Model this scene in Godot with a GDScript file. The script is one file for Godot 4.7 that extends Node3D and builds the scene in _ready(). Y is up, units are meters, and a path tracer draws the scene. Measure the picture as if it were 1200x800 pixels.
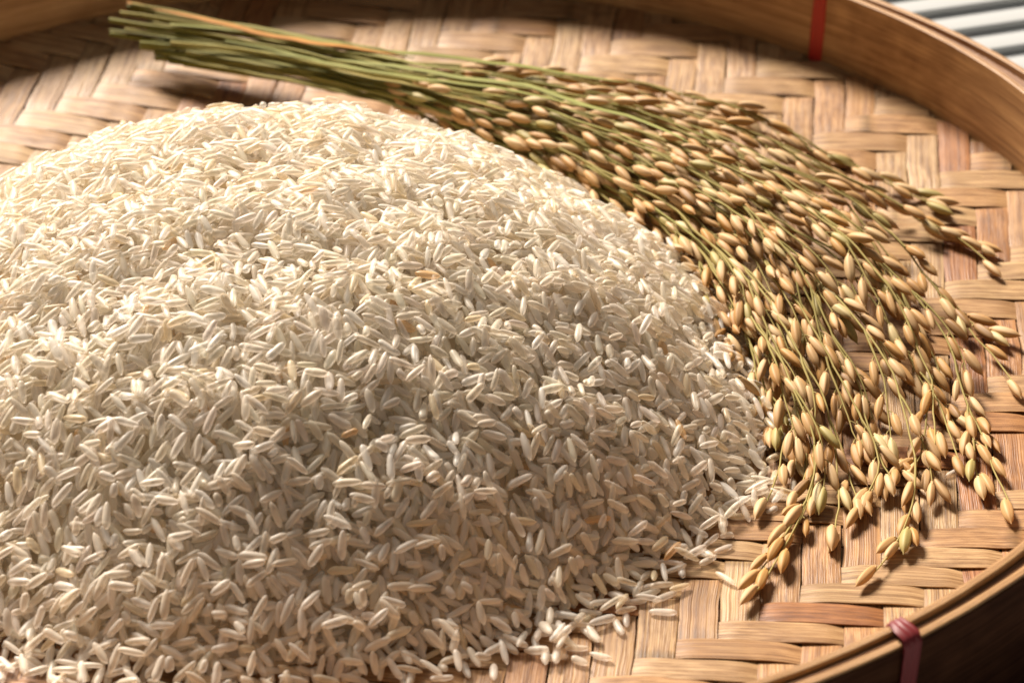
extends Node3D
# A round bamboo tray with a heap of milled rice and a sheaf of ripe rice stalks, lit low from behind.
# Metres, y up. The origin is the tray's centre at the height where its woven floor meets the rim.

const TRAY_R := 0.1977          # inner radius of the inner hoop
const RIM_H := 0.0235           # height of the hoop above the floor's edge
const DIP := 0.005              # how far the woven floor sags in the middle
const CAM := Vector3(0.0399, 0.367, 0.5986)
const CAM_PITCH := 32.13
const WEAVE_TURN := 6.0         # degrees between the weave and the picture's depth
const COL_W := 0.0089
const TABLE_Y := -0.0105

var rng := RandomNumberGenerator.new()
var soft := FastNoiseLite.new()
var taken := {}
var field := PackedFloat32Array()   # height of whatever already lies in the tray, 1 mm cells
const FX0 := -0.17
const FZ0 := -0.13
const FW := 300
const FH := 320
var grain_meshes: Array[ArrayMesh] = []
var husk_meshes: Array[ArrayMesh] = []
var mats := {}


func _ready() -> void:
	rng.seed = 20240611
	soft.seed = 5
	soft.noise_type = FastNoiseLite.TYPE_SIMPLEX_SMOOTH
	soft.frequency = 1.0
	setup_view()
	make_materials()
	build_table()
	build_tray()
	build_heap()
	build_stalks()
	build_loose_husks()


func setup_view() -> void:
	var cam := Camera3D.new()
	cam.name = "camera"
	cam.position = CAM
	cam.rotation_degrees = Vector3(-CAM_PITCH, 0, 0)
	var lens := CameraAttributesPhysical.new()
	lens.frustum_focal_length = 96.0
	lens.frustum_focus_distance = 0.642
	lens.exposure_aperture = 20.0
	lens.frustum_near = 0.02
	lens.frustum_far = 20.0
	cam.attributes = lens
	cam.fov = rad_to_deg(2.0 * atan(0.125))
	cam.near = 0.02
	cam.far = 20.0
	add_child(cam)
	cam.current = true
	var sky_mat := ProceduralSkyMaterial.new()
	sky_mat.sky_top_color = Color(0.78, 0.77, 0.76)
	sky_mat.sky_horizon_color = Color(0.56, 0.52, 0.47)
	sky_mat.ground_horizon_color = Color(0.30, 0.26, 0.23)
	sky_mat.ground_bottom_color = Color(0.30, 0.26, 0.23)
	sky_mat.sky_curve = 0.2
	var sky := Sky.new()
	sky.sky_material = sky_mat
	var env := Environment.new()
	env.background_mode = Environment.BG_SKY
	env.sky = sky
	env.background_energy_multiplier = 0.12
	env.tonemap_mode = Environment.TONE_MAPPER_LINEAR
	env.tonemap_exposure = 2.2
	env.sdfgi_enabled = true
	env.ssao_enabled = true
	env.ssil_enabled = true
	var world := WorldEnvironment.new()
	world.name = "world_environment"
	world.environment = env
	add_child(world)
	var sun := DirectionalLight3D.new()
	sun.name = "sun"
	sun.light_energy = 1.6
	sun.light_color = Color(1.0, 0.955, 0.90)
	sun.light_angular_distance = 17.0
	sun.shadow_enabled = true
	add_child(sun)
	# light travels towards the viewer, a little to the right, and down
	var az := deg_to_rad(30.0)
	var el := deg_to_rad(38.5)
	var dir := Vector3(sin(az) * cos(el), -sin(el), cos(az) * cos(el))
	sun.look_at_from_position(Vector3(0, 1, 0), Vector3(0, 1, 0) + dir, Vector3.UP)


# ------------------------------------------------------------------ helpers

func numbered(called: String) -> String:
	var n: int = taken.get(called, -1) + 1
	taken[called] = n
	return called if n == 0 else "%s_%03d" % [called, n]


func tag(o: Node, label: String, category: String, group := "", kind := "") -> void:
	if label: o.set_meta("label", label)
	if category: o.set_meta("category", category)
	if group: o.set_meta("group", group)
	if kind: o.set_meta("kind", kind)


func root_node(called: String, at := Vector3.ZERO) -> Node3D:
	var o := Node3D.new()
	o.name = numbered(called)
	o.position = at
	add_child(o)
	return o


func part(called: String, m: Mesh, mat: Material, parent: Node, xf := Transform3D()) -> MeshInstance3D:
	var o := MeshInstance3D.new()
	if parent == self:
		o.name = numbered(called)
	else:
		var key := "%s/%s" % [parent.get_instance_id(), called]
		var n: int = taken.get(key, -1) + 1
		taken[key] = n
		o.name = called if n == 0 else "%s_%03d" % [called, n]
	o.mesh = m
	o.material_override = mat
	o.transform = xf
	parent.add_child(o, true)
	return o


# Rings of points (rings x around, right-handed about the way the rings advance) joined into one skin.
class Shell:
	var v := PackedVector3Array()
	var n := PackedVector3Array()
	var uv := PackedVector2Array()
	var col := PackedColorArray()
	var idx := PackedInt32Array()

	func loft(points: PackedVector3Array, rings: int, around: int, closed := true, ring_closed := false, uvs := PackedVector2Array(), cols := PackedColorArray()) -> void:
		var first := v.size()
		v.append_array(points)
		if uvs.size(): uv.append_array(uvs)
		if cols.size(): col.append_array(cols)
		var nn := PackedVector3Array()
		nn.resize(points.size())
		var jmax := around if closed else around - 1
		var imax := rings if ring_closed else rings - 1
		for i in imax:
			var i2 := (i + 1) % rings
			for j in jmax:
				var j2 := (j + 1) % around
				var a := i * around + j
				var b := i * around + j2
				var c := i2 * around + j
				var d := i2 * around + j2
				for t in [[a, c, b], [b, c, d]]:
					var p0 := points[t[0]]
					var fn := (points[t[2]] - p0).cross(points[t[1]] - p0)
					for k in 3: nn[t[k]] += fn
					idx.append(first + t[0])
					idx.append(first + t[1])
					idx.append(first + t[2])
		for k in nn.size():
			nn[k] = nn[k].normalized() if nn[k].length_squared() > 1e-30 else Vector3.UP
		n.append_array(nn)

	func tube(path: PackedVector3Array, radii: PackedFloat32Array, sides: int, cols := PackedColorArray(), flat := 1.0, up_hint := Vector3.UP) -> void:
		var pts := PackedVector3Array()
		var cc := PackedColorArray()
		var uvs := PackedVector2Array()
		var m := path.size()
		var run := 0.0
		for i in m:
			var t := (path[mini(i + 1, m - 1)] - path[maxi(i - 1, 0)]).normalized()
			var nx := up_hint.cross(t)
			if nx.length() < 0.05: nx = Vector3.RIGHT.cross(t)
			nx = nx.normalized()
			var b := t.cross(nx)
			if i: run += path[i].distance_to(path[i - 1])
			for j in sides:
				var a := TAU * j / sides
				pts.append(path[i] + (nx * cos(a) + b * sin(a) * flat) * radii[i])
				uvs.append(Vector2(float(j) / sides, run * 100.0))
				if cols.size(): cc.append(cols[i])
		loft(pts, m, sides, true, false, uvs, cc)

	func mesh() -> ArrayMesh:
		var arr := []
		arr.resize(Mesh.ARRAY_MAX)
		arr[Mesh.ARRAY_VERTEX] = v
		arr[Mesh.ARRAY_NORMAL] = n
		if uv.size() == v.size(): arr[Mesh.ARRAY_TEX_UV] = uv
		if col.size() == v.size(): arr[Mesh.ARRAY_COLOR] = col
		arr[Mesh.ARRAY_INDEX] = idx
		var m := ArrayMesh.new()
		m.add_surface_from_arrays(Mesh.PRIMITIVE_TRIANGLES, arr)
		return m


func lin(r: float, g: float, b: float) -> Color:
	return Color(r, g, b).linear_to_srgb()


func floor_y(x: float, z: float) -> float:
	var r := Vector2(x, z).length() / TRAY_R
	return -DIP * (1.0 - minf(r * r, 1.0))


# ------------------------------------------------------------------ materials

func fibre_texture(wide: int, long: int, sd: int, fine: float, contrast: float, dark_lines: int) -> Array:
	# streaks that run along v: [colour, height]
	var r := RandomNumberGenerator.new()
	r.seed = sd
	var noise := FastNoiseLite.new()
	noise.seed = sd
	noise.noise_type = FastNoiseLite.TYPE_SIMPLEX
	noise.frequency = 1.0
	var lines := {}
	for k in dark_lines:
		lines[r.randi_range(0, wide - 1)] = r.randf_range(0.0, 40.0)
	var data := PackedByteArray()
	data.resize(wide * long * 3)
	var high := PackedByteArray()
	high.resize(wide * long)
	for x in wide:
		var ax := TAU * x / wide
		var cx := cos(ax) * wide * fine / TAU
		var sx := sin(ax) * wide * fine / TAU
		for y in long:
			var vy := sin(TAU * y / long)
			var vc := cos(TAU * y / long)
			var a := noise.get_noise_3d(cx, sx, vy * 0.5)
			var b := noise.get_noise_3d(cx * 0.33 + 31.0, sx * 0.33, vy * 1.1 + vc * 0.7)
			var c := noise.get_noise_3d(cx * 2.3, sx * 2.3 + 17.0, vy * 3.0 + vc)
			var d := noise.get_noise_3d(cx * 0.1 + 9.0, sx * 0.1, vc * 2.6 + vy * 1.7)
			var s := 0.5 * a + 0.45 * b + 0.35 * c + 0.35 * d
			var val := 0.86 + contrast * s
			if lines.has(x):
				val -= 0.33 * clampf(0.35 + 2.0 * noise.get_noise_2d(y * 0.012, float(lines[x]) * 7.0), 0.0, 1.0)
			val = clampf(val, 0.1, 1.0)
			var warm := clampf(0.03 + 0.32 * (0.86 - val), -0.02, 0.2)
			var o := (y * wide + x) * 3
			data[o] = int(255.0 * clampf(val, 0.0, 1.0))
			data[o + 1] = int(255.0 * clampf(val * (1.0 - warm), 0.0, 1.0))
			data[o + 2] = int(255.0 * clampf(val * (1.0 - 2.1 * warm), 0.0, 1.0))
			high[y * wide + x] = int(255.0 * clampf(0.5 + 0.45 * (a * 0.6 + c * 0.6) - (0.3 if lines.has(x) else 0.0), 0.0, 1.0))
	return [ImageTexture.create_from_image(Image.create_from_data(wide, long, false, Image.FORMAT_RGB8, data)),
		ImageTexture.create_from_image(Image.create_from_data(wide, long, false, Image.FORMAT_L8, high))]


func std(c: Color, rough: float, spec := 0.5) -> StandardMaterial3D:
	var m := StandardMaterial3D.new()
	m.albedo_color = c
	m.roughness = rough
	m.metallic_specular = spec
	return m


func make_materials() -> void:
	var strip := fibre_texture(384, 512, 11, 0.20, 0.42, 26)
	var wood := fibre_texture(256, 512, 23, 0.12, 0.30, 6)
	var tints := [lin(0.45, 0.27, 0.124), lin(0.43, 0.242, 0.104), lin(0.475, 0.305, 0.15), lin(0.385, 0.187, 0.069), lin(0.43, 0.227, 0.088), lin(0.345, 0.142, 0.043), lin(0.46, 0.288, 0.135)]
	mats.strip = []
	for c in tints:
		var m := std(c, 0.52, 0.45)
		m.albedo_texture = strip[0]
		m.heightmap_enabled = true
		m.heightmap_texture = strip[1]
		m.heightmap_scale = 0.018
		m.vertex_color_use_as_albedo = true
		mats.strip.append(m)
	var h1 := std(lin(0.57, 0.325, 0.135), 0.45, 0.5)
	h1.albedo_texture = wood[0]
	h1.heightmap_enabled = true
	h1.heightmap_texture = wood[1]
	h1.heightmap_scale = 0.012
	mats.hoop = h1
	var h2 := h1.duplicate()
	h2.albedo_color = lin(0.32, 0.15, 0.06)
	mats.filler = h2
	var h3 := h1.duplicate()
	h3.albedo_color = lin(0.055, 0.020, 0.008)  # near-black brown: shade of the rim's unlit outer face, put into the colour
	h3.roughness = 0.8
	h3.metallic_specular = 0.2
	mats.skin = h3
	mats.red = std(lin(0.46, 0.030, 0.020), 0.38, 0.5)
	mats.pink = std(lin(0.15, 0.012, 0.014), 0.5, 0.4)
	# rice
	var g := std(lin(0.98, 0.89, 0.757), 0.34, 0.5)
	g.vertex_color_use_as_albedo = true
	g.transparency = BaseMaterial3D.TRANSPARENCY_ALPHA_HASH
	g.albedo_color.a = 0.40
	mats.grain = g
	mats.grain_one = []
	for c in [lin(0.97, 0.885, 0.755), lin(0.96, 0.86, 0.71), lin(0.98, 0.915, 0.815), lin(0.95, 0.865, 0.74)]:
		var k := std(c, 0.36, 0.5)
		k.transparency = BaseMaterial3D.TRANSPARENCY_ALPHA_HASH
		k.albedo_color.a = 0.40
		mats.grain_one.append(k)
	mats.core = std(lin(0.86, 0.72, 0.53), 0.8, 0.2)
	# husks: ripe gold, straw, a few greenish or brown
	mats.husk = []
	for c in [lin(0.475, 0.280, 0.112), lin(0.505, 0.315, 0.145), lin(0.42, 0.228, 0.078), lin(0.53, 0.355, 0.175), lin(0.36, 0.285, 0.095), lin(0.455, 0.245, 0.075), lin(0.27, 0.145, 0.05), lin(0.49, 0.375, 0.175)]:
		var k := std(c, 0.58, 0.4)
		k.vertex_color_use_as_albedo = true
		mats.husk.append(k)
	var st := std(Color.WHITE, 0.68, 0.28)
	st.vertex_color_use_as_albedo = true
	mats.stem = st
	mats.slat = std(lin(0.42, 0.43, 0.425), 0.5, 0.4)
	mats.board = std(lin(0.40, 0.415, 0.415), 0.6, 0.4)


# ------------------------------------------------------------------ table under the tray

func box_skin(sk: Shell, c: Vector3, ex: Vector3, ey: Vector3, ez: Vector3, ch: float) -> void:
	# a bar along ez with a chamfered section spanned by ex, ey (half sizes), closed at both ends
	var x := ex.length()
	var y := ey.length()
	var dx := ex / x
	var dy := ey / y
	var sec := [Vector2(x - ch, y), Vector2(-x + ch, y), Vector2(-x, y - ch), Vector2(-x, -y + ch), Vector2(-x + ch, -y), Vector2(x - ch, -y), Vector2(x, -y + ch), Vector2(x, y - ch)]
	var pts := PackedVector3Array()
	for r in 4:
		var f := 0.0 if r == 0 or r == 3 else 1.0
		var s := -1.0 if r < 2 else 1.0
		for p in sec:
			pts.append(c + ez * s + (dx * p.x + dy * p.y) * f)
	# the section turns from +x to +y, so ez must be dx cross dy
	sk.loft(pts, 4, 8)


func build_table() -> void:
	var t := root_node("table_top")
	tag(t, "grey tabletop with raised white painted slats under and behind the tray", "", "", "structure")
	var a := deg_to_rad(18.0)
	var along := Vector3(cos(a), 0, -sin(a))
	var across := Vector3(sin(a), 0, cos(a))
	var sk := Shell.new()
	box_skin(sk, Vector3(0.1, TABLE_Y - 0.0125, -0.05), along.cross(Vector3.UP) * 0.60, Vector3.UP * 0.01, along.cross(Vector3.UP).cross(Vector3.UP) * 0.75, 0.002)
	part("board", sk.mesh(), mats.board, t)
	var bar := Shell.new()
	box_skin(bar, Vector3.ZERO, across * 0.0040, Vector3.UP * 0.00125, across.cross(Vector3.UP) * 0.74, 0.0004)
	var bm := bar.mesh()
	for k in range(-36, 37):
		part("slat", bm, mats.slat, t, Transform3D(Basis(), Vector3(0.1, TABLE_Y - 0.00125, -0.05) + across * (0.0158 * k + rng.randf_range(-0.0004, 0.0004))))


# ------------------------------------------------------------------ the tray

func weave_to_world(u: float, v: float) -> Vector2:
	var t := clampf((0.06 - v) / 0.2, 0.0, 1.0)
	var k := minf(u - 0.03, 0.0)
	var vv := v - 0.75 * t * k * k
	var th := deg_to_rad(WEAVE_TURN)
	return Vector2(u * cos(th) - vv * sin(th), u * sin(th) + vv * cos(th))


func over(col: int, row: int) -> bool:
	return posmod(col + row, 6) < 3


func weave_strip(parent: Node, is_row: bool, idx: int, pos: float, width: float, cells: Array, mat: Material) -> void:
	# cells: [middle along the strip, length, strip lies on top]
	var pts := PackedVector3Array()
	var uvs := PackedVector2Array()
	var tone := PackedColorArray()
	var node_at := rng.randf_range(-0.2, 0.0)
	var node_gap := rng.randf_range(0.16, 0.24)
	var u0 := rng.randf()
	var v0 := rng.randf()
	var win := 0.30
	var sub := 6
	var count := cells.size()
	var thick := 0.00062
	var amp := 0.00042 if is_row else 0.00034
	var ph := rng.randf() * 50.0
	var wob := 0.00035
	var samples := []
	for c in count:
		for s in sub:
			samples.append([c, (s + 0.5) / sub])
	var prof := [-1.0, -0.975, -0.55, 0.0, 0.55, 0.975, 1.0, 0.92, -0.92]
	var tops := [-0.42, -0.05, 0.02, 0.035, 0.02, -0.05, -0.42, -1.0, -1.0]
	var rings := 0
	var split := 0.97 if is_row else 0.975
	for smp in samples:
		var c: int = smp[0]
		var f: float = smp[1]
		var cell: Array = cells[c]
		var along: float = cell[0] + (f - 0.5) * cell[1]
		var wpos := Vector2(along, pos) if is_row else Vector2(pos, along)
		var w0 := weave_to_world(wpos.x, wpos.y)
		if w0.length() > TRAY_R + 0.0012: continue
		# height: blend to the neighbour near the cell's ends
		var me := 1.0 if cell[2] else -1.0
		var nb := me
		var e := 0.0
		if f > 0.5 and c + 1 < count:
			nb = 1.0 if cells[c + 1][2] else -1.0
			e = smoothstep(0.55, 1.45, f + 0.0)
		elif f <= 0.5 and c > 0:
			nb = 1.0 if cells[c - 1][2] else -1.0
			e = smoothstep(0.55, 1.45, 1.0 - f)
		var lev := lerpf(me, nb, e)
		# the middle of a float bows up a little
		var bow := 0.0
		if cell[2]:
			var l := c
			while l > 0 and cells[l - 1][2]: l -= 1
			var r := c
			while r + 1 < count and cells[r + 1][2]: r += 1
			var q := (c - l + f) / float(r - l + 1)
			bow = sin(PI * q)
		var h := amp * lev + (0.00044 if is_row else 0.00016) * bow * (0.8 + 0.4 * soft.get_noise_2d(along * 60.0, ph))
		var wd := width * 0.5 * split * (1.0 + 0.05 * soft.get_noise_2d(along * 40.0, ph + 9.0)) * (1.0 if not is_row else 0.93 + 0.09 * bow)
		var shift := wob * soft.get_noise_2d(along * 25.0, ph + 20.0) * 2.0
		# bamboo joints and slow changes of tone along a strip
		var joint := absf(fposmod(along - node_at + node_gap * 0.5, node_gap) - node_gap * 0.5)
		var dark := 1.0 - 0.38 * (1.0 - smoothstep(0.0004, 0.0022, joint))
		h += 0.00016 * (1.0 - smoothstep(0.0, 0.003, joint))
		var slow := 1.0 + 0.16 * soft.get_noise_2d(along * 14.0, ph + 70.0) + 0.10 * soft.get_noise_2d(along * 70.0, ph + 90.0)
		var roll := 0.05 * soft.get_noise_2d(along * 30.0, ph + 33.0)
		for k in prof.size():
			var off: float = prof[k] * wd + shift
			var p := Vector2(along, pos + off) if is_row else Vector2(pos + off, along)
			var w := weave_to_world(p.x, p.y)
			var y: float = floor_y(w.x, w.y) - 0.0007 + h + tops[k] * thick + prof[k] * wd * roll
			pts.append(Vector3(w.x, y, w.y))
			uvs.append(Vector2(u0 + (prof[k] * 0.5 + 0.5) * win, v0 + along * 7.0))
			var tn: float = clampf(slow * dark * (1.0 + 0.10 * soft.get_noise_3d(along * 30.0, k * 0.6, ph)), 0.2, 1.25)
			tone.append(Color(tn, tn * (0.985 if dark < 0.9 else 1.0), tn * clampf(0.5 + 0.5 * tn, 0.6, 1.05)))
		rings += 1
	if rings < 3: return
	# rows advance along +u with the section running towards +v: flip so that the skin faces out
	var sk := Shell.new()
	if not is_row:
		sk.loft(pts, rings, prof.size(), true, false, uvs, tone)
	else:
		var rp := PackedVector3Array()
		var ru := PackedVector2Array()
		var rt := PackedColorArray()
		for i in rings:
			for k in prof.size():
				rp.append(pts[i * prof.size() + prof.size() - 1 - k])
				ru.append(uvs[i * prof.size() + prof.size() - 1 - k])
				rt.append(tone[i * prof.size() + prof.size() - 1 - k])
		sk.loft(rp, rings, prof.size(), true, false, ru, rt)
	part("weave_strip", sk.mesh(), mat, parent)


func ring_skin(section: Callable, steps: int, around: int, uscale: float) -> ArrayMesh:
	var pts := PackedVector3Array()
	var uvs := PackedVector2Array()
	for i in steps + 1:
		var a := TAU * i / steps
		var sec: Array = section.call(a if i < steps else 0.0)
		var run := 0.0
		for k in around:
			var q: Vector2 = sec[k]
			if k: run += q.distance_to(sec[k - 1])
			pts.append(Vector3(sin(a) * q.x, q.y, -cos(a) * q.x))
			uvs.append(Vector2(run * 22.0, a * TRAY_R * uscale))
	var sk := Shell.new()
	sk.loft(pts, steps + 1, around, true, false, uvs)
	return sk.mesh()


const TIES := [42.3, 143.6, 222.0, 293.0]

func rim_thickness(a: float) -> float:
	# the two hoops are pinched together at each tie and gape between ties
	var deg := rad_to_deg(a)
	var near := 180.0
	for t in TIES:
		near = minf(near, absf(wrapf(deg - t, -180.0, 180.0)))
	return 0.0058 + 0.0042 * smoothstep(3.0, 34.0, near)


func hoop_section(r0: float, r1: float, y0: float, y1: float, c: float) -> Array:
	return [Vector2(r0 + c, y1), Vector2(r0, y1 - c), Vector2(r0, y0 + c), Vector2(r0 + c, y0), Vector2(r1 - c, y0), Vector2(r1, y0 + c), Vector2(r1, y1 - c), Vector2(r1 - c, y1)]


func tie_mesh(deg: float, half: float, lift: float) -> ArrayMesh:
	# a plastic ribbon wound over the rim
	var a0 := deg_to_rad(deg)
	var th := rim_thickness(a0)
	var t := 0.0006
	var path := [Vector2(-t, -0.002), Vector2(-t, 0.010), Vector2(-t * 1.2, RIM_H - 0.001), Vector2(0.0002, RIM_H + t + lift), Vector2(th * 0.5, RIM_H + t * 1.1 + lift), Vector2(th - 0.0002, RIM_H + t + lift), Vector2(th + 0.0006 + t * 1.2, RIM_H - 0.001), Vector2(th + 0.0006 + t, 0.008), Vector2(th + 0.0006 + t, -0.008)]
	var pts := PackedVector3Array()
	var n := 9
	for i in path.size():
		var q: Vector2 = path[i]
		var q0: Vector2 = path[maxi(i - 1, 0)]
		var q1: Vector2 = path[mini(i + 1, path.size() - 1)]
		var d := (q1 - q0).normalized()
		var nrm := Vector2(-d.y, d.x)
		var hw := half * (1.0 + 0.12 * sin(i * 1.7)) * (0.85 if i > 2 and i < 6 else 1.0)
		var skew := 0.0012 * (i - 4) * 0.35
		for k in n * 2:
			var f := (float(k) / (n - 1) if k < n else float(2 * n - 1 - k) / (n - 1)) * 2.0 - 1.0
			var fold := 0.00025 * sin(f * 9.0 + i * 0.9) + 0.0002 * (1.0 - f * f)
			var o := fold + (0.0 if k < n else -0.00045)
			var qq := q + nrm * o
			var a := a0 + (f * hw + skew) / TRAY_R
			var r := TRAY_R + qq.x
			pts.append(Vector3(sin(a) * r, qq.y, -cos(a) * r))
	var sk := Shell.new()
	sk.loft(pts, path.size(), n * 2)
	return sk.mesh()


func build_tray() -> void:
	var tray := root_node("bamboo_tray")
	tag(tray, "round woven bamboo tray with a bent wood rim holding rice and rice stalks", "tray")
	# rows, their pitch growing a little towards the back
	var rows := []
	var v := 0.0961
	var edge := 0.0961 - 0.00385
	var j := 0
	while edge < 0.21:
		var p := clampf(0.0077 + (0.0961 - edge) * 0.0136, 0.0070, 0.0115)
		rows.append([j, edge + p * 0.5, p])
		edge += p
		j += 1
	edge = 0.0961 - 0.00385
	j = -1
	while edge > -0.235:
		var p := clampf(0.0077 + (0.0961 - edge) * 0.0136, 0.0070, 0.0115)
		rows.push_front([j, edge - p * 0.5, p])
		edge -= p
		j -= 1
	var cols := []
	for k in range(-38, 10):
		cols.append([k, 0.1246 + (k + 0.5) * COL_W, COL_W])
	for c in cols:
		var cells := []
		for r in rows: cells.append([r[1], r[2], not over(c[0], r[0])])
		weave_strip(tray, false, c[0], c[1], COL_W, cells, mats.strip[pick_tint()])
	for r in rows:
		var cells := []
		for c in cols: cells.append([c[1], c[2], over(c[0], r[0])])
		weave_strip(tray, true, r[0], r[1], r[2], cells, mats.strip[pick_tint()])
	var wav := func(a: float) -> float: return 0.0004 * sin(a * 3.0 + 1.0) + 0.0003 * sin(a * 7.0)
	part("inner_hoop", ring_skin(func(a: float) -> Array: return hoop_section(TRAY_R + wav.call(a), TRAY_R + 0.0021 + wav.call(a), -0.0072, RIM_H + wav.call(a), 0.0003), 240, 8, 5.0), mats.hoop, tray)
	part("rim_filler", ring_skin(func(a: float) -> Array: return hoop_section(TRAY_R + 0.0022 + wav.call(a), TRAY_R + rim_thickness(a) - 0.0022, -0.0060, RIM_H - 0.0016 + wav.call(a + 2.0), 0.0002), 240, 8, 5.0), mats.filler, tray)
	var outer := part("outer_hoop", ring_skin(func(a: float) -> Array: return hoop_section(TRAY_R + rim_thickness(a) - 0.0021, TRAY_R + rim_thickness(a), -0.0098, RIM_H - 0.0004 + wav.call(a * 1.0 + 1.0), 0.0003), 240, 8, 5.0), mats.hoop, tray)
	part("painted_rim_shade", ring_skin(func(a: float) -> Array: return hoop_section(TRAY_R + rim_thickness(a) + 0.00005, TRAY_R + rim_thickness(a) + 0.0006, -0.0096, RIM_H - 0.0010 + wav.call(a * 1.0 + 1.0), 0.0002), 240, 8, 5.0), mats.skin, outer)  # thin band added over the outer hoop, painted dark as its shaded side
	var names := ["red plastic ribbon tied round the rim", "faded pink plastic ribbon tied round the rim"]
	for k in TIES.size():
		var b := part("rim_tie", tie_mesh(TIES[k], 0.0023 if k == 0 else 0.0025, 0.0), mats.red if k != 1 else mats.pink, tray)
		b.set_meta("label", names[1 if k == 1 else 0])


func pick_tint() -> int:
	var r := rng.randf()
	if r < 0.24: return 0
	if r < 0.42: return 1
	if r < 0.60: return 2
	if r < 0.72: return 3
	if r < 0.84: return 4
	if r < 0.90: return 5
	return 6


# ------------------------------------------------------------------ milled rice

func grain_mesh(len_: float, wid: float, sd: int, broken: bool) -> ArrayMesh:
	var r := RandomNumberGenerator.new()
	r.seed = sd
	var rings := 11
	var around := 10
	var pts := PackedVector3Array()
	var bend := r.randf_range(-0.10, 0.10)
	var skew := r.randf_range(-0.35, 0.35)
	var notch := r.randf() < 0.75
	var blunt := r.randf_range(2.6, 4.6)
	var cut := r.randf_range(-0.5, 0.5)
	for i in rings:
		var s := -cos(PI * i / (rings - 1))
		var rad := pow(maxf(0.0, 1.0 - pow(absf(s), blunt)), 0.55) * (1.0 + skew * s * 0.5)
		if broken and s > 0.0: rad = pow(maxf(0.0, 1.0 - pow(absf(s), 7.0)), 0.5)
		var x := s * len_ * 0.5
		if broken: x *= 0.62
		for j in around:
			var a := TAU * j / around
			var ridge := 1.0 + 0.035 * cos(4.0 * a + 0.6) + 0.02 * cos(6.0 * a)
			var yy := cos(a) * wid * 0.5 * 0.80 * rad * ridge
			var zz := sin(a) * wid * 0.5 * rad * ridge
			if notch and s > 0.62 and zz > 0.0: zz *= 1.0 - 0.55 * smoothstep(0.62, 0.95, s)
			var slant := cut * zz * (1.0 if broken and s > 0.0 else 0.35) * absf(s)
			pts.append(Vector3(x + slant, yy + bend * (s * s - 0.4) * wid, zz))
	var sk := Shell.new()
	# section turns from +y to +z, which is right-handed about +x
	sk.loft(pts, rings, around)
	return sk.mesh()


func heap_shape(x: float, z: float) -> float:
	# rho < 1 inside the heap
	var dx := x + 0.0200
	var dz := z - 0.0300
	var a := atan2(dz, dx)
	var wob := 1.0 + 0.030 * soft.get_noise_2d(cos(a) * 1.6 + 3.0, sin(a) * 1.6) + 0.022 * soft.get_noise_2d(cos(a) * 5.0, sin(a) * 5.0 + 8.0)
	wob *= 1.0 - 0.015 * smoothstep(0.25, 0.7, a) * (1.0 - smoothstep(1.0, 1.45, a))
	return sqrt(pow(dx / 0.1245, 2.0) + pow(dz / 0.1215, 2.0)) / wob


func heap_y(x: float, z: float) -> float:
	var q := heap_shape(x, z)
	if q >= 1.0: return floor_y(x, z)
	var body := 0.0562 * pow(1.0 - pow(q, 2.6), 1.22)
	var n := 0.0040 * soft.get_noise_2d(x * 26.0, z * 34.0) + 0.0034 * soft.get_noise_2d(x * 62.0 + 5.0, z * 75.0)
	return floor_y(x, z) + body + n * smoothstep(0.0, 0.25, 1.0 - q)


func cell(x: float, z: float) -> int:
	return clampi(int((z - FZ0) * 1000.0), 0, FH - 1) * FW + clampi(int((x - FX0) * 1000.0), 0, FW - 1)


func settle(x: float, z: float, yaw: float, len_: float, r: float, wobble: float) -> Transform3D:
	# lays a grain on whatever is below and raises the field there
	var d := Vector2(cos(yaw), sin(yaw))
	var s := Vector2(-d.y, d.x)
	var hl := len_ * 0.36
	var y1 := field[cell(x + d.x * hl, z + d.y * hl)]
	var y2 := field[cell(x - d.x * hl, z - d.y * hl)]
	var yc := field[cell(x, z)]
	var g1 := atan2(heap_y(x + d.x * 0.004, z + d.y * 0.004) - heap_y(x - d.x * 0.004, z - d.y * 0.004), 0.008)
	var tilt := g1 + clampf((atan2(y1 - y2, 2.0 * hl) - g1) * 0.75, -0.42, 0.42) + wobble
	var s1 := field[cell(x + s.x * 0.002, z + s.y * 0.002)]
	var s2 := field[cell(x - s.x * 0.002, z - s.y * 0.002)]
	var roll := clampf(atan2(s1 - s2, 0.004), -0.7, 0.7)
	var y := maxf((y1 + y2) * 0.5 - 0.0002, yc - 0.0006) + r * 0.62
	var ax := Vector3(d.x * cos(tilt), sin(tilt), d.y * cos(tilt))
	var side := Vector3(s.x * cos(roll), sin(roll), s.y * cos(roll))
	var up := side.cross(ax).normalized()
	if up.y < 0.0: up = -up
	side = ax.cross(up).normalized()
	for i in range(-4, 5):
		var f := i / 4.0
		var px := x + d.x * f * len_ * 0.46
		var pz := z + d.y * f * len_ * 0.46
		var py := y + sin(tilt) * f * len_ * 0.46 + r * 0.78 * (1.0 - 0.6 * f * f)
		for k in [-0.8, 0.0, 0.8]:
			var c := cell(px + s.x * k * 0.001, pz + s.y * k * 0.001)
			field[c] = maxf(field[c], py - absf(k) * 0.0003)
	var k := rng.randf_range(0.84, 1.02)
	return Transform3D(Basis(ax * k, up * (k * rng.randf_range(0.92, 1.06)), side * (k * rng.randf_range(0.90, 1.08))), Vector3(x, y, z))


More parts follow.
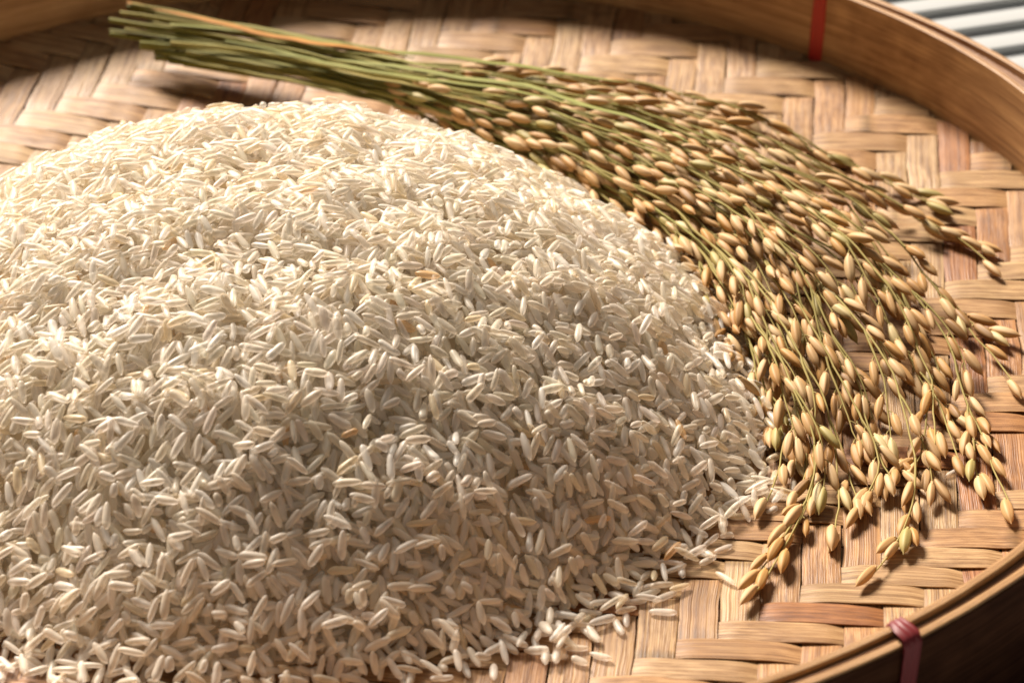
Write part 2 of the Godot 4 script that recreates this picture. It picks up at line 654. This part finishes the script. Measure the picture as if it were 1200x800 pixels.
const LOOSE := [Vector2(101, 78), Vector2(99, 73), Vector2(96, 68), Vector2(93, 78), Vector2(90, 80), Vector2(87, 86), Vector2(83, 90), Vector2(78, 107), Vector2(80, 100), Vector2(77, 94), Vector2(66, 114), Vector2(63, 128), Vector2(73, 123), Vector2(71, 104), Vector2(57, 131), Vector2(49, 139), Vector2(40, 132), Vector2(36, 144), Vector2(144, 70), Vector2(74, 100), Vector2(67, 119), Vector2(-66, 142), Vector2(-58, 146), Vector2(-69, 137), Vector2(59, 119), Vector2(52, 129), Vector2(45, 134), Vector2(30, 143), Vector2(25, 146), Vector2(97, 59), Vector2(100, 51)]

const LONE := {18: "lone white rice grain on bare weave under the lower right drooping husks", 11: "lone rice grain lying furthest out on the weave in front of the heap's right foot", 0: "white rice grain lying nearest the long front tip of husks", 12: "rice grain set apart on the weave between heap and front rim", 17: "rice grain lying loose nearest the bottom edge, right of the heap's front"}


func to_picture(p: Vector3) -> Vector3:
	# where a point lands in a 1200 x 800 frame, and its depth: only to know which grains are near enough to be separate things
	var d := p - CAM
	var c := cos(deg_to_rad(CAM_PITCH))
	var s := sin(deg_to_rad(CAM_PITCH))
	var zc := -d.y * s - d.z * c
	return Vector3(600.0 + 3200.0 * d.x / zc, 400.0 - 3200.0 * (d.y * c - d.z * s) / zc, zc)


func build_heap() -> void:
	for k in 9:
		grain_meshes.append(grain_mesh([0.0066, 0.0063, 0.0070, 0.0060, 0.0067, 0.0068, 0.0058, 0.0068, 0.0056][k], [0.00190, 0.00205, 0.00182, 0.00200, 0.00195, 0.00176, 0.00210, 0.00195, 0.00205][k], 40 + k, k > 6))
	field.resize(FW * FH)
	for j in FH:
		for i in FW:
			var x := FX0 + (i + 0.5) * 0.001
			var z := FZ0 + (j + 0.5) * 0.001
			field[j * FW + i] = maxf(floor_y(x, z) + 0.0002, heap_y(x, z) - 0.0105)
	# the packed inside of the heap
	var heap := root_node("rice_heap", Vector3(-0.020, floor_y(-0.020, 0.03), 0.030))
	tag(heap, "large mound of milled white rice grains heaped in the tray", "rice heap", "", "stuff")
	var sk := Shell.new()
	var pts := PackedVector3Array()
	var rad := 30
	var ang := 72
	for i in rad:
		var q := 1.0 - pow(float(i) / (rad - 1), 1.2)
		for j in ang:
			var a := TAU * j / ang
			var x := cos(a) * 0.1245 * q * 0.985
			var z := -sin(a) * 0.1215 * q * 0.985
			var y := maxf(heap_y(x - 0.020, z + 0.03) - 0.0102, floor_y(x - 0.020, z + 0.03) - 0.002)
			pts.append(Vector3(x, y - heap.position.y, z))
	sk.loft(pts, rad, ang)
	part("heap_core", sk.mesh(), mats.core, heap)
	var placed := []      # [transform, mesh, on show depth, loose]
	for p in LOOSE:
		var which := rng.randi_range(0, 3)
		placed.append([settle(p.x * 0.001, p.y * 0.001, rng.randf() * TAU, 0.007, 0.00105, 0.0), which, true])
	# a thin scatter at the foot, then the heap itself
	for k in 900:
		var a := rng.randf() * TAU
		var many := clampf(0.45 + 1.1 * soft.get_noise_2d(cos(a) * 2.2 + 40.0, sin(a) * 2.2), 0.04, 1.0)
		if rng.randf() > many: continue
		var q := 1.0 + absf(rng.randfn(0.0, 0.022 + 0.045 * many)) - 0.012
		placed.append([settle(-0.020 + cos(a) * 0.1245 * q, 0.03 + sin(a) * 0.1215 * q, rng.randf() * TAU, 0.0068, 0.00105, 0.0), pick_grain(), true])
	var fails := 0
	while placed.size() < 45000 and fails < 2500:
		var q := sqrt(rng.randf()) * 1.01
		var a := rng.randf() * TAU
		var x := -0.020 + cos(a) * 0.1245 * q
		var z := 0.03 + sin(a) * 0.1215 * q
		if field[cell(x, z)] > heap_y(x, z) + rng.randf_range(-0.0012, 0.0006):
			fails += 1
			continue
		fails = 0
		placed.append([settle(x, z, rng.randf() * TAU, 0.0068, 0.00105, rng.randfn(0.0, 0.10)), pick_grain(), false])
	# the 290 largest in the picture stand as things of their own
	var near := []
	for k in placed.size():
		var xf: Transform3D = placed[k][0]
		var o := xf.origin
		if o.y + 0.0016 < field[cell(o.x, o.z)]: continue
		var s := to_picture(o)
		if s.x < 4 or s.x > 1196 or s.y < 4 or s.y > 796: continue
		near.append([s.z - (1.0 if k < LOOSE.size() else 0.0), k])
	near.sort_custom(func(a, b): return a[0] < b[0])
	var single := {}
	for k in mini(290, near.size()): single[near[k][1]] = true
	var lists := [[], [], [], [], [], [], [], [], []]
	for k in placed.size():
		var xf: Transform3D = placed[k][0]
		if single.has(k):
			var o := part("rice_grain", grain_meshes[placed[k][1]], mats.grain_one[rng.randi_range(0, 3)], self, xf)
			if LONE.has(k):
				tag(o, LONE[k], "rice grain", "loose rice grains beside the heap")
			elif k < LOOSE.size():
				tag(o, "white rice grain lying loose on the weave along the heap's right foot", "rice grain", "loose rice grains beside the heap")
			else:
				tag(o, "pale translucent rice grain on the shaded near foot of the heap", "rice grain", "rice grains on the near foot of the heap")
		else:
			lists[placed[k][1]].append(xf)
	for m in 9:
		var mm := MultiMesh.new()
		mm.transform_format = MultiMesh.TRANSFORM_3D
		mm.use_colors = true
		mm.mesh = grain_meshes[m]
		mm.instance_count = lists[m].size()
		for k in lists[m].size():
			var xf: Transform3D = lists[m][k]
			xf.origin -= heap.position
			mm.set_instance_transform(k, xf)
			mm.set_instance_color(k, grain_tint())
		var mi := MultiMeshInstance3D.new()
		mi.name = "heaped_grains" if m == 0 else "heaped_grains_%03d" % m
		mi.multimesh = mm
		mi.material_override = mats.grain
		mi.set_meta("kind", "stuff")
		heap.add_child(mi, true)
	print("grains ", placed.size(), " single ", single.size())


func pick_grain() -> int:
	return rng.randi_range(7, 8) if rng.randf() < 0.16 else rng.randi_range(0, 6)


func grain_tint() -> Color:
	var r := rng.randf()
	var b := rng.randf_range(0.92, 1.03)
	if r < 0.006: return Color(0.85, 0.58, 0.30)
	if r < 0.05: return Color(0.98, 0.90, 0.72)
	if r < 0.07: return Color(0.80, 0.70, 0.55)
	if r < 0.25: return Color(1.0, 1.03, 1.08)
	return Color(minf(b, 1.0), b * rng.randf_range(0.965, 1.0), b * rng.randf_range(0.91, 1.0))


# ------------------------------------------------------------------ rice stalks

func husk_mesh(len_: float, wid: float, thick: float, sd: int) -> ArrayMesh:
	# a paddy grain: ribbed boat-shaped hull with a small beak, base at the origin, tip along +x
	var r := RandomNumberGenerator.new()
	r.seed = sd
	var rings := 14
	var around := 20
	var pts := PackedVector3Array()
	var cols := PackedColorArray()
	var bend := r.randf_range(0.03, 0.10)
	for i in rings:
		var t := (1.0 - cos(PI * i / (rings - 1))) * 0.5
		var rad := pow(sin(PI * pow(t, 0.90)), 0.50)
		if t > 0.80: rad *= 1.0 - 0.35 * smoothstep(0.80, 1.0, t)
		if i == 0 or i == rings - 1: rad = 0.05
		for j in around:
			var a := TAU * j / around
			var rib := 1.0 + 0.07 * (1.0 - 2.0 * pow(absf(cos(2.5 * a + 0.3)), 3.0)) - 0.06 * pow(absf(cos(a)), 14.0)
			var y := sin(a) * thick * 0.5 * rad * rib
			var z := -cos(a) * wid * 0.5 * rad * rib
			pts.append(Vector3(t * len_ + (0.00045 if i == rings - 1 else 0.0), y + bend * len_ * (t * (1.0 - t) - 0.1), z + bend * 0.8 * len_ * t * (1.0 - t)))
			var k := 1.0 - 0.16 * smoothstep(0.78, 1.0, t) + 0.12 * (1.0 - smoothstep(0.0, 0.16, t))
			k *= 1.0 + 0.10 * (1.0 - 2.0 * pow(absf(cos(2.5 * a + 0.3)), 3.0))
			cols.append(Color(k, k * (1.0 - 0.05 * smoothstep(0.7, 1.0, t)), k * (1.0 - 0.12 * smoothstep(0.7, 1.0, t))))
	var sk := Shell.new()
	# the section turns from -z to +y, right-handed about +x
	sk.loft(pts, rings, around, true, false, PackedVector2Array(), cols)
	# two little sterile glumes at the base
	for g in 2:
		var gp := PackedVector3Array()
		var gc := PackedColorArray()
		var sgn := 1.0 if g == 0 else -1.0
		for i in 4:
			var t := i / 3.0
			for j in 6:
				var a := TAU * j / 6.0
				var rr := (1.0 - t * 0.8) * 0.00042
				gp.append(Vector3(-0.0002 + t * len_ * 0.24, sin(a) * rr * 0.6 - bend * len_ * 0.1 + sgn * thick * (0.05 + 0.34 * sqrt(t)), -cos(a) * rr))
				gc.append(Color(1.2, 1.15, 1.0))
		sk.loft(gp, 4, 6, true, false, PackedVector2Array(), gc)
	return sk.mesh()


func smooth_path(p: Array, n: int) -> PackedVector3Array:
	var c := Curve3D.new()
	c.bake_interval = 0.001
	for i in p.size():
		var a: Vector3 = p[maxi(i - 1, 0)]
		var b: Vector3 = p[mini(i + 1, p.size() - 1)]
		var t := (b - a) * 0.001 / 6.0
		c.add_point(p[i] * 0.001, -t, t)
	var out := PackedVector3Array()
	var l := c.get_baked_length()
	for k in n: out.append(c.sample_baked(l * k / (n - 1), true))
	return out


func clear_y(p: Vector3, gap: float) -> Vector3:
	# keeps a point above the weave and outside the heap
	var y := floor_y(p.x, p.z) + 0.0006
	if heap_shape(p.x, p.z) < 1.02: y = maxf(y, heap_y(p.x, p.z))
	return Vector3(p.x, maxf(p.y, y + gap), p.z)


func hue(t: float) -> Color:
	# green culm to straw-coloured tip
	return Color(0.150, 0.138, 0.026).lerp(Color(0.36, 0.285, 0.10), clampf(t, 0.0, 1.0))


const STALKS := [
	[Vector3(-77, 12, -158), Vector3(-37, 11, -142), Vector3(2, 11, -125), Vector3(40, 11, -116), Vector3(77, 11, -107), Vector3(108, 11, -91), Vector3(135, 9, -72), Vector3(156, 5, -54)],  # outer 175
	[Vector3(-70, 10, -155), Vector3(-36, 10, -140), Vector3(3, 12, -119), Vector3(40, 13, -106), Vector3(79, 13, -92), Vector3(111, 13, -69), Vector3(135, 11, -53), Vector3(152, 9, -40), Vector3(162, 6, -32), Vector3(167, 3, -22)],  # second 170
	[Vector3(-81, 11, -151), Vector3(-36, 11, -134), Vector3(3, 11, -118), Vector3(45, 13, -100), Vector3(83, 14, -80), Vector3(114, 14, -52), Vector3(135, 12, -30), Vector3(148, 9, -8), Vector3(158, 6, 14), Vector3(164, 3, 36)],  # third 172
	[Vector3(-81, 8, -147), Vector3(-36, 8, -134), Vector3(3, 9, -119), Vector3(45, 11, -99), Vector3(83, 12, -73), Vector3(109, 13, -45), Vector3(128, 13, -15), Vector3(143, 11, 12), Vector3(150, 8, 39), Vector3(153, 5, 68), Vector3(154, 3, 89)],  # fourth 178
	[Vector3(-68, 8, -143), Vector3(-36, 8, -132), Vector3(3, 9, -115), Vector3(50, 10, -93), Vector3(87, 11, -60), Vector3(112, 12, -26), Vector3(129, 11, 3), Vector3(140, 9, 33), Vector3(145, 6, 55), Vector3(147, 3, 70)],  # fifth 162
	[Vector3(-72, 7, -140), Vector3(-36, 7, -130), Vector3(3, 9, -114), Vector3(50, 10, -88), Vector3(86, 11, -51), Vector3(109, 12, -17), Vector3(123, 12, 17), Vector3(132, 11, 47), Vector3(134, 9, 70), Vector3(128, 6, 96), Vector3(119, 3, 113)],  # sixth 164
	[Vector3(-64, 7, -136), Vector3(-36, 7, -128), Vector3(3, 8, -113), Vector3(50, 9, -84), Vector3(83, 11, -44), Vector3(103, 13, -6), Vector3(116, 13, 27), Vector3(123, 11, 55), Vector3(126, 8, 72), Vector3(120, 3, 90)],  # seventh 151
	[Vector3(-67, 6, -139), Vector3(-36, 6, -128), Vector3(3, 8, -110), Vector3(45, 9, -82), Vector3(79, 10, -43), Vector3(97, 11, -7), Vector3(109, 12, 29), Vector3(115, 11, 55), Vector3(116, 7, 74), Vector3(114, 3, 96)],  # eighth 155
	[Vector3(-67, 5, -136), Vector3(-28, 6, -126), Vector3(3, 6, -111), Vector3(40, 7, -83), Vector3(72, 8, -44), Vector3(91, 9, -9), Vector3(101, 10, 26), Vector3(110, 10, 57), Vector3(111, 7, 77), Vector3(103, 4, 99), Vector3(92, 3, 120)],  # ninth 151
	[Vector3(-62, 5, -134), Vector3(-28, 5, -125), Vector3(3, 5, -111), Vector3(38, 6, -82), Vector3(68, 6, -50), Vector3(87, 7, -16), Vector3(97, 7, 17), Vector3(102, 7, 41), Vector3(106, 5, 60), Vector3(99, 3, 85)],  # tenth 148
	[Vector3(-58, 4, -135), Vector3(-28, 4, -125), Vector3(3, 4, -109), Vector3(30, 4, -86), Vector3(59, 4, -56), Vector3(78, 4, -28), Vector3(94, 4, -2), Vector3(100, 4, 21), Vector3(103, 3, 43)],  # eleventh 147
	[Vector3(-70, 10, -146), Vector3(-36, 10, -132), Vector3(3, 12, -110), Vector3(50, 15, -88), Vector3(86, 17, -59), Vector3(116, 17, -26), Vector3(135, 15, 6), Vector3(142, 12, 33), Vector3(142, 9, 55), Vector3(137, 5, 76)],  # twelfth 162
	[Vector3(-71, 9, -139), Vector3(-36, 9, -130), Vector3(3, 11, -111), Vector3(52, 15, -81), Vector3(90, 18, -40), Vector3(111, 18, 2), Vector3(121, 16, 36), Vector3(126, 13, 61), Vector3(129, 8, 77)],  # thirteenth 156
	[Vector3(-66, 8, -145), Vector3(-36, 8, -133), Vector3(3, 10, -110), Vector3(40, 12, -84), Vector3(77, 15, -51), Vector3(102, 17, -15), Vector3(116, 16, 16), Vector3(123, 13, 43), Vector3(124, 9, 63)],  # fourteenth 159
	[Vector3(-63, 6, -137), Vector3(-36, 6, -129), Vector3(3, 8, -108), Vector3(42, 10, -78), Vector3(74, 12, -43), Vector3(93, 13, -11), Vector3(104, 13, 23), Vector3(109, 11, 51), Vector3(109, 7, 70), Vector3(106, 4, 83)],  # fifteenth 151
	[Vector3(-71, 9, -152), Vector3(-36, 9, -139), Vector3(3, 11, -116), Vector3(47, 13, -96), Vector3(85, 14, -75), Vector3(111, 14, -48), Vector3(131, 13, -19), Vector3(141, 11, 7), Vector3(145, 8, 31), Vector3(145, 5, 42)],  # sixteenth 167
]
const LABELS := [
	"outermost rice stalk, its husks ending near the right wall below the red tie",
	"rice stalk bending along the outer edge to end in two drooping husks on bare weave",
	"rice stalk reaching furthest right, its last husks hanging by the right rim",
	"rice stalk whose thin tip of husks lies on the weave at the lower right",
	"rice stalk drooping between the lower right tip and the thick middle of the sheaf",
	"rice stalk whose amber tip husks point at the pink tie on the front rim",
	"rice stalk ending in brown husks on bare weave just above the amber tip",
	"rice stalk whose tip hangs straight down with pale husks, mid front of the sheaf",
	"rice stalk reaching furthest forward, its long tip slanting towards the front rim",
	"rice stalk ending beside the loose white grains at the heap's right foot",
	"innermost rice stalk, lying against the heap's edge and ending on it",
	"rice stalk lying on top of the sheaf's outer side, tip among plump husks",
	"topmost rice stalk arching over the middle of the sheaf, greenish stem showing",
	"short rice stalk lying high in the middle of the sheaf, tip buried in husks",
	"rice stalk over the sheaf's inner side, its tip just left of the long front tip",
	"rice stalk under the outer husks, ending inside the curve of the rightmost stalk",
]
const START := [0.32, 0.27, 0.25, 0.21, 0.22, 0.19, 0.18, 0.20, 0.19, 0.20, 0.24, 0.25, 0.21, 0.24, 0.21, 0.25]
const BLADES := {
	0: [0.0, 0.36, 0.003, 0.002, Color(0.40, 0.175, 0.032), 0.0019], 1: [0.02, 0.30, -0.003, 0.001, Color(0.22, 0.193, 0.048), 0.0012],
	2: [0.06, 0.5, -0.004, 0.003, Color(0.20, 0.193, 0.040), 0.0020], 3: [0.0, 0.42, 0.002, 0.002, Color(0.17, 0.156, 0.036), 0.0013],
	4: [0.03, 0.33, -0.002, 0.001, Color(0.30, 0.202, 0.048), 0.0014], 5: [0.0, 0.45, 0.003, 0.002, Color(0.20, 0.184, 0.044), 0.0011],
	6: [0.02, 0.4, 0.003, 0.001, Color(0.18, 0.156, 0.032), 0.0018], 7: [0.04, 0.36, -0.003, 0.001, Color(0.24, 0.202, 0.048), 0.0012],
	8: [0.01, 0.38, 0.002, 0.001, Color(0.19, 0.184, 0.040), 0.0013], 9: [0.0, 0.30, 0.004, 0.001, Color(0.25, 0.202, 0.048), 0.0017],
	11: [0.08, 0.46, 0.003, 0.003, Color(0.23, 0.230, 0.056), 0.0012], 12: [0.1, 0.58, -0.003, 0.004, Color(0.24, 0.239, 0.064), 0.0018],
	13: [0.05, 0.44, 0.002, 0.002, Color(0.26, 0.202, 0.048), 0.0012], 15: [0.0, 0.40, -0.002, 0.002, Color(0.20, 0.175, 0.040), 0.0014]}



func build_stalks() -> void:
	for k in 5:
		husk_meshes.append(husk_mesh([0.0083, 0.0087, 0.0080, 0.0084, 0.0075][k], [0.00255, 0.0027, 0.00245, 0.0023, 0.0019][k], [0.0023, 0.0024, 0.0022, 0.0021, 0.0018][k], 70 + k))
	for k in STALKS.size():
		stalk(STALKS[k], LABELS[k], START[k], k)


func add_husk(parent: Node, at: Vector3, dir: Vector3, odd: float) -> void:
	dir = dir.normalized()
	var which := rng.randi_range(0, 3) if rng.randf() > 0.10 else 4
	var len_: float = 0.0078 * 0.97
	# the whole hull stays above what it lies on
	at = clear_y(at, 0.0013)
	var tip := clear_y(at + dir * len_, 0.0012)
	dir = (tip - at).normalized()
	var side := dir.cross(Vector3.UP).normalized()
	var up := side.cross(dir).normalized()
	var roll := rng.randfn(0.0, 0.7)
	var u2 := up * cos(roll) + side * sin(roll)
	var s2 := dir.cross(u2).normalized()
	var sc := rng.randf_range(0.92, 1.06)
	var r := rng.randf()
	var m := 0
	if r < 0.24: m = 0
	elif r < 0.48: m = 1
	elif r < 0.62: m = 2
	elif r < 0.76: m = 3
	elif r < 0.82 + odd * 0.1: m = 4
	elif r < 0.93: m = 5
	elif r < 0.955: m = 6
	else: m = 7
	part("husk", husk_meshes[which], mats.husk[m], parent, Transform3D(Basis(dir * sc, u2 * sc, s2 * sc), at - Vector3(parent.position)))


func stalk(way: Array, label: String, start: float, num: int) -> void:
	var n := 90
	var axis := smooth_path(way, n)
	for i in n:
		# tips sink on to the weave; the whole wanders a little
		var t := float(i) / (n - 1)
		var p := axis[i]
		var w := 0.0012 + 0.0014 * smoothstep(0.1, 0.4, t)
		p += Vector3(soft.get_noise_2d(t * 6.0, num * 3.7), 0.4 * soft.get_noise_2d(t * 5.0, num * 3.7 + 50.0), soft.get_noise_2d(t * 4.0, num * 3.7 + 90.0)) * w
		var fl := floor_y(p.x, p.z)
		p.y = lerpf(p.y, fl + 0.0014, 0.85 * smoothstep(0.72, 1.0, t))
		axis[i] = clear_y(p, 0.0006)
	var base := Vector3(axis[0].x, floor_y(axis[0].x, axis[0].z), axis[0].z)
	var o := root_node("rice_stalk", base)
	tag(o, label, "rice stalk", "ripe rice stalks lying across the tray")
	var radii := PackedFloat32Array()
	var cols := PackedColorArray()
	var loc := PackedVector3Array()
	var straw := rng.randf_range(-0.12, 0.25)
	for i in n:
		var t := float(i) / (n - 1)
		radii.append(lerpf(0.00098, 0.00020, pow(t, 0.38)) * (1.30 if (i + num * 7) % 29 == 0 and t < 0.5 else 1.0))
		var c := hue(straw + t * 0.85)
		if (i + num * 7) % 29 == 0 and t < 0.5: c = c * 0.62
		cols.append(c)
		loc.append(axis[i] - base)
	radii[0] = 0.0008
	radii[n - 1] = 0.0001
	var sk := Shell.new()
	sk.tube(loc, radii, 8, cols)
	part("stem", sk.mesh(), mats.stem, o)
	var total := 0.0
	for i in n - 1: total += axis[i].distance_to(axis[i + 1])
	var step := total / (n - 1)
	# primary branches
	var at := start
	var turn := rng.randf() * TAU
	while at < 0.90:
		turn += 2.4 + rng.randf_range(-0.4, 0.4)
		var long := clampf(lerpf(0.052, 0.026, (at - start) / (0.9 - start)) * rng.randf_range(0.8, 1.15), 0.018, total * (1.0 - at) + 0.004)
		var spread := rng.randf_range(0.0025, 0.0068)
		var m := 14
		var path := PackedVector3Array()
		for i in m:
			var q := float(i) / (m - 1)
			var f := clampf(at + q * long / total, 0.0, 1.0) * (n - 1)
			var i0 := mini(int(f), n - 2)
			var p := axis[i0].lerp(axis[i0 + 1], f - i0)
			var over_end := maxf(0.0, at + q * long / total - 1.0) * total
			var t := (axis[i0 + 1] - axis[i0]).normalized()
			var side := t.cross(Vector3.UP).normalized()
			var up := side.cross(t)
			var w := pow(q, 0.75) * spread
			p += (side * cos(turn) + up * (sin(turn) * 0.75 - 0.35)) * w + t * over_end
			p.y -= 0.0035 * q * q * (0.5 + 0.5 * sin(turn))
			path.append(clear_y(p, 0.0008))
		var bl := PackedVector3Array()
		var br := PackedFloat32Array()
		var bc := PackedColorArray()
		for i in m:
			bl.append(path[i] - base)
			br.append(lerpf(0.00036, 0.00016, float(i) / (m - 1)))
			bc.append(hue(straw + at * 0.8 + 0.25 * i / (m - 1)))
		var bs := Shell.new()
		bs.tube(bl, br, 5, bc)
		# husks sit alternately along it on short pedicels
		var count := int(long * 0.86 / 0.0048)
		for h in count:
			var q := 0.16 + 0.84 * (h + 0.5) / count
			var f := q * (m - 1)
			var i0 := mini(int(f), m - 2)
			var p := path[i0].lerp(path[i0 + 1], f - i0)
			var t := (path[i0 + 1] - path[i0]).normalized()
			var side := t.cross(Vector3.UP).normalized()
			var up := side.cross(t)
			var sgn := 1.0 if h % 2 == 0 else -1.0
			var a := rng.randfn(0.0, 0.6)
			var off := (side * cos(a) + up * sin(a)) * sgn
			var hp := clear_y(p + off * 0.0012 + t * 0.0014, 0.0012)
			bs.tube(PackedVector3Array([p - base, p + off * 0.0006 + t * 0.0004 - base, hp - base]), PackedFloat32Array([0.00018, 0.00016, 0.00022]), 4, PackedColorArray([bc[i0], bc[i0], bc[i0]]))
			add_husk(o, hp, t + off * rng.randf_range(0.10, 0.34) + Vector3(rng.randfn(0, 0.07), rng.randfn(0, 0.06), rng.randfn(0, 0.07)), 1.0 if at < 0.45 else 0.0)
		var endt := (path[m - 1] - path[m - 2]).normalized()
		add_husk(o, path[m - 1], endt + Vector3(rng.randfn(0, 0.08), 0, rng.randfn(0, 0.08)), 0.0)
		part("branch", bs.mesh(), mats.stem, o)
		at += rng.randf_range(0.050, 0.072)
	# the tip
	for h in 3:
		var i0 := n - 2 - h * 4
		var t := (axis[i0 + 1] - axis[i0]).normalized()
		var side := t.cross(Vector3.UP).normalized()
		add_husk(o, axis[i0] + side * (0.0008 if h % 2 == 0 else -0.0008), t + side * (0.2 if h % 2 == 0 else -0.2) * (1.0 if h else 0.2), 0.0)
	# a thin dry straw slipped along the culm
	var sp := PackedVector3Array()
	var sr := PackedFloat32Array()
	var sc := PackedColorArray()
	var so := rng.randf_range(-0.0035, 0.0035)
	var send := rng.randf_range(0.34, 0.62)
	var sh := rng.randf_range(0.0, 0.35)
	for i in 24:
		var q := i / 23.0
		var f := lerpf(sh * 0.12, send, q) * (n - 1)
		var i0 := mini(int(f), n - 2)
		var p := axis[i0].lerp(axis[i0 + 1], f - i0)
		var t := (axis[i0 + 1] - axis[i0]).normalized()
		p += t.cross(Vector3.UP).normalized() * (so * (1.0 - q * 0.6) + 0.0012 * soft.get_noise_2d(q * 4.0, num * 11.0 + 3.0)) + Vector3.UP * 0.0018
		sp.append(clear_y(p, 0.0006) - base)
		sr.append(lerpf(0.00062, 0.00022, q))
		sc.append(Color(0.26, 0.215, 0.06).lerp(Color(0.34, 0.32, 0.10), q) * (0.8 + sh))
	var ssk := Shell.new()
	ssk.tube(sp, sr, 6, sc)
	part("straw", ssk.mesh(), mats.stem, o)
	# a blade or sheath on some of the culms
	if BLADES.has(num):
		var b: Array = BLADES[num]
		var bp := PackedVector3Array()
		var brd := PackedFloat32Array()
		var bcol := PackedColorArray()
		var mm := 26
		for i in mm:
			var q := float(i) / (mm - 1)
			var f := lerpf(b[0], b[1], q) * (n - 1)
			var i0 := mini(int(f), n - 2)
			var p := axis[i0].lerp(axis[i0 + 1], f - i0)
			var t := (axis[i0 + 1] - axis[i0]).normalized()
			p += t.cross(Vector3.UP).normalized() * (b[2] * 1.4 * sin(PI * q * 0.7) + 0.0012 * soft.get_noise_2d(q * 5.0, num * 9.0)) + Vector3.UP * (0.0016 + b[3] * q)
			bp.append(clear_y(p, 0.001) - base)
			brd.append(maxf(0.0001, 0.68 * b[5] * pow(sin(PI * clampf(q * 0.93 + 0.07, 0.0, 1.0)), 0.5)))
			bcol.append((b[4] as Color) * (0.80 + 0.20 * q + 0.22 * soft.get_noise_2d(q * 9.0, num * 5.0)))
		var bsk := Shell.new()
		bsk.tube(bp, brd, 8, bcol, 0.16)
		part("leaf_blade", bsk.mesh(), mats.stem, o)


func build_loose_husks() -> void:
	var spots := [[Vector2(97.5, 42.5), 0.2, "unhusked golden rice grain lying on the white heap beside the stalks"], [Vector2(113, 98), 2.0, "pale fallen rice grain lying on the weave between the drooping tips"]]
	for s in spots:
		var x: float = s[0].x * 0.001
		var z: float = s[0].y * 0.001
		var xf := settle(x, z, s[1], 0.0078, 0.0012, 0.0)
		xf.origin -= xf.basis.x * 0.0039
		var o := part("paddy_grain", husk_meshes[0], mats.husk[3], self, xf)
		tag(o, s[2], "paddy grain")
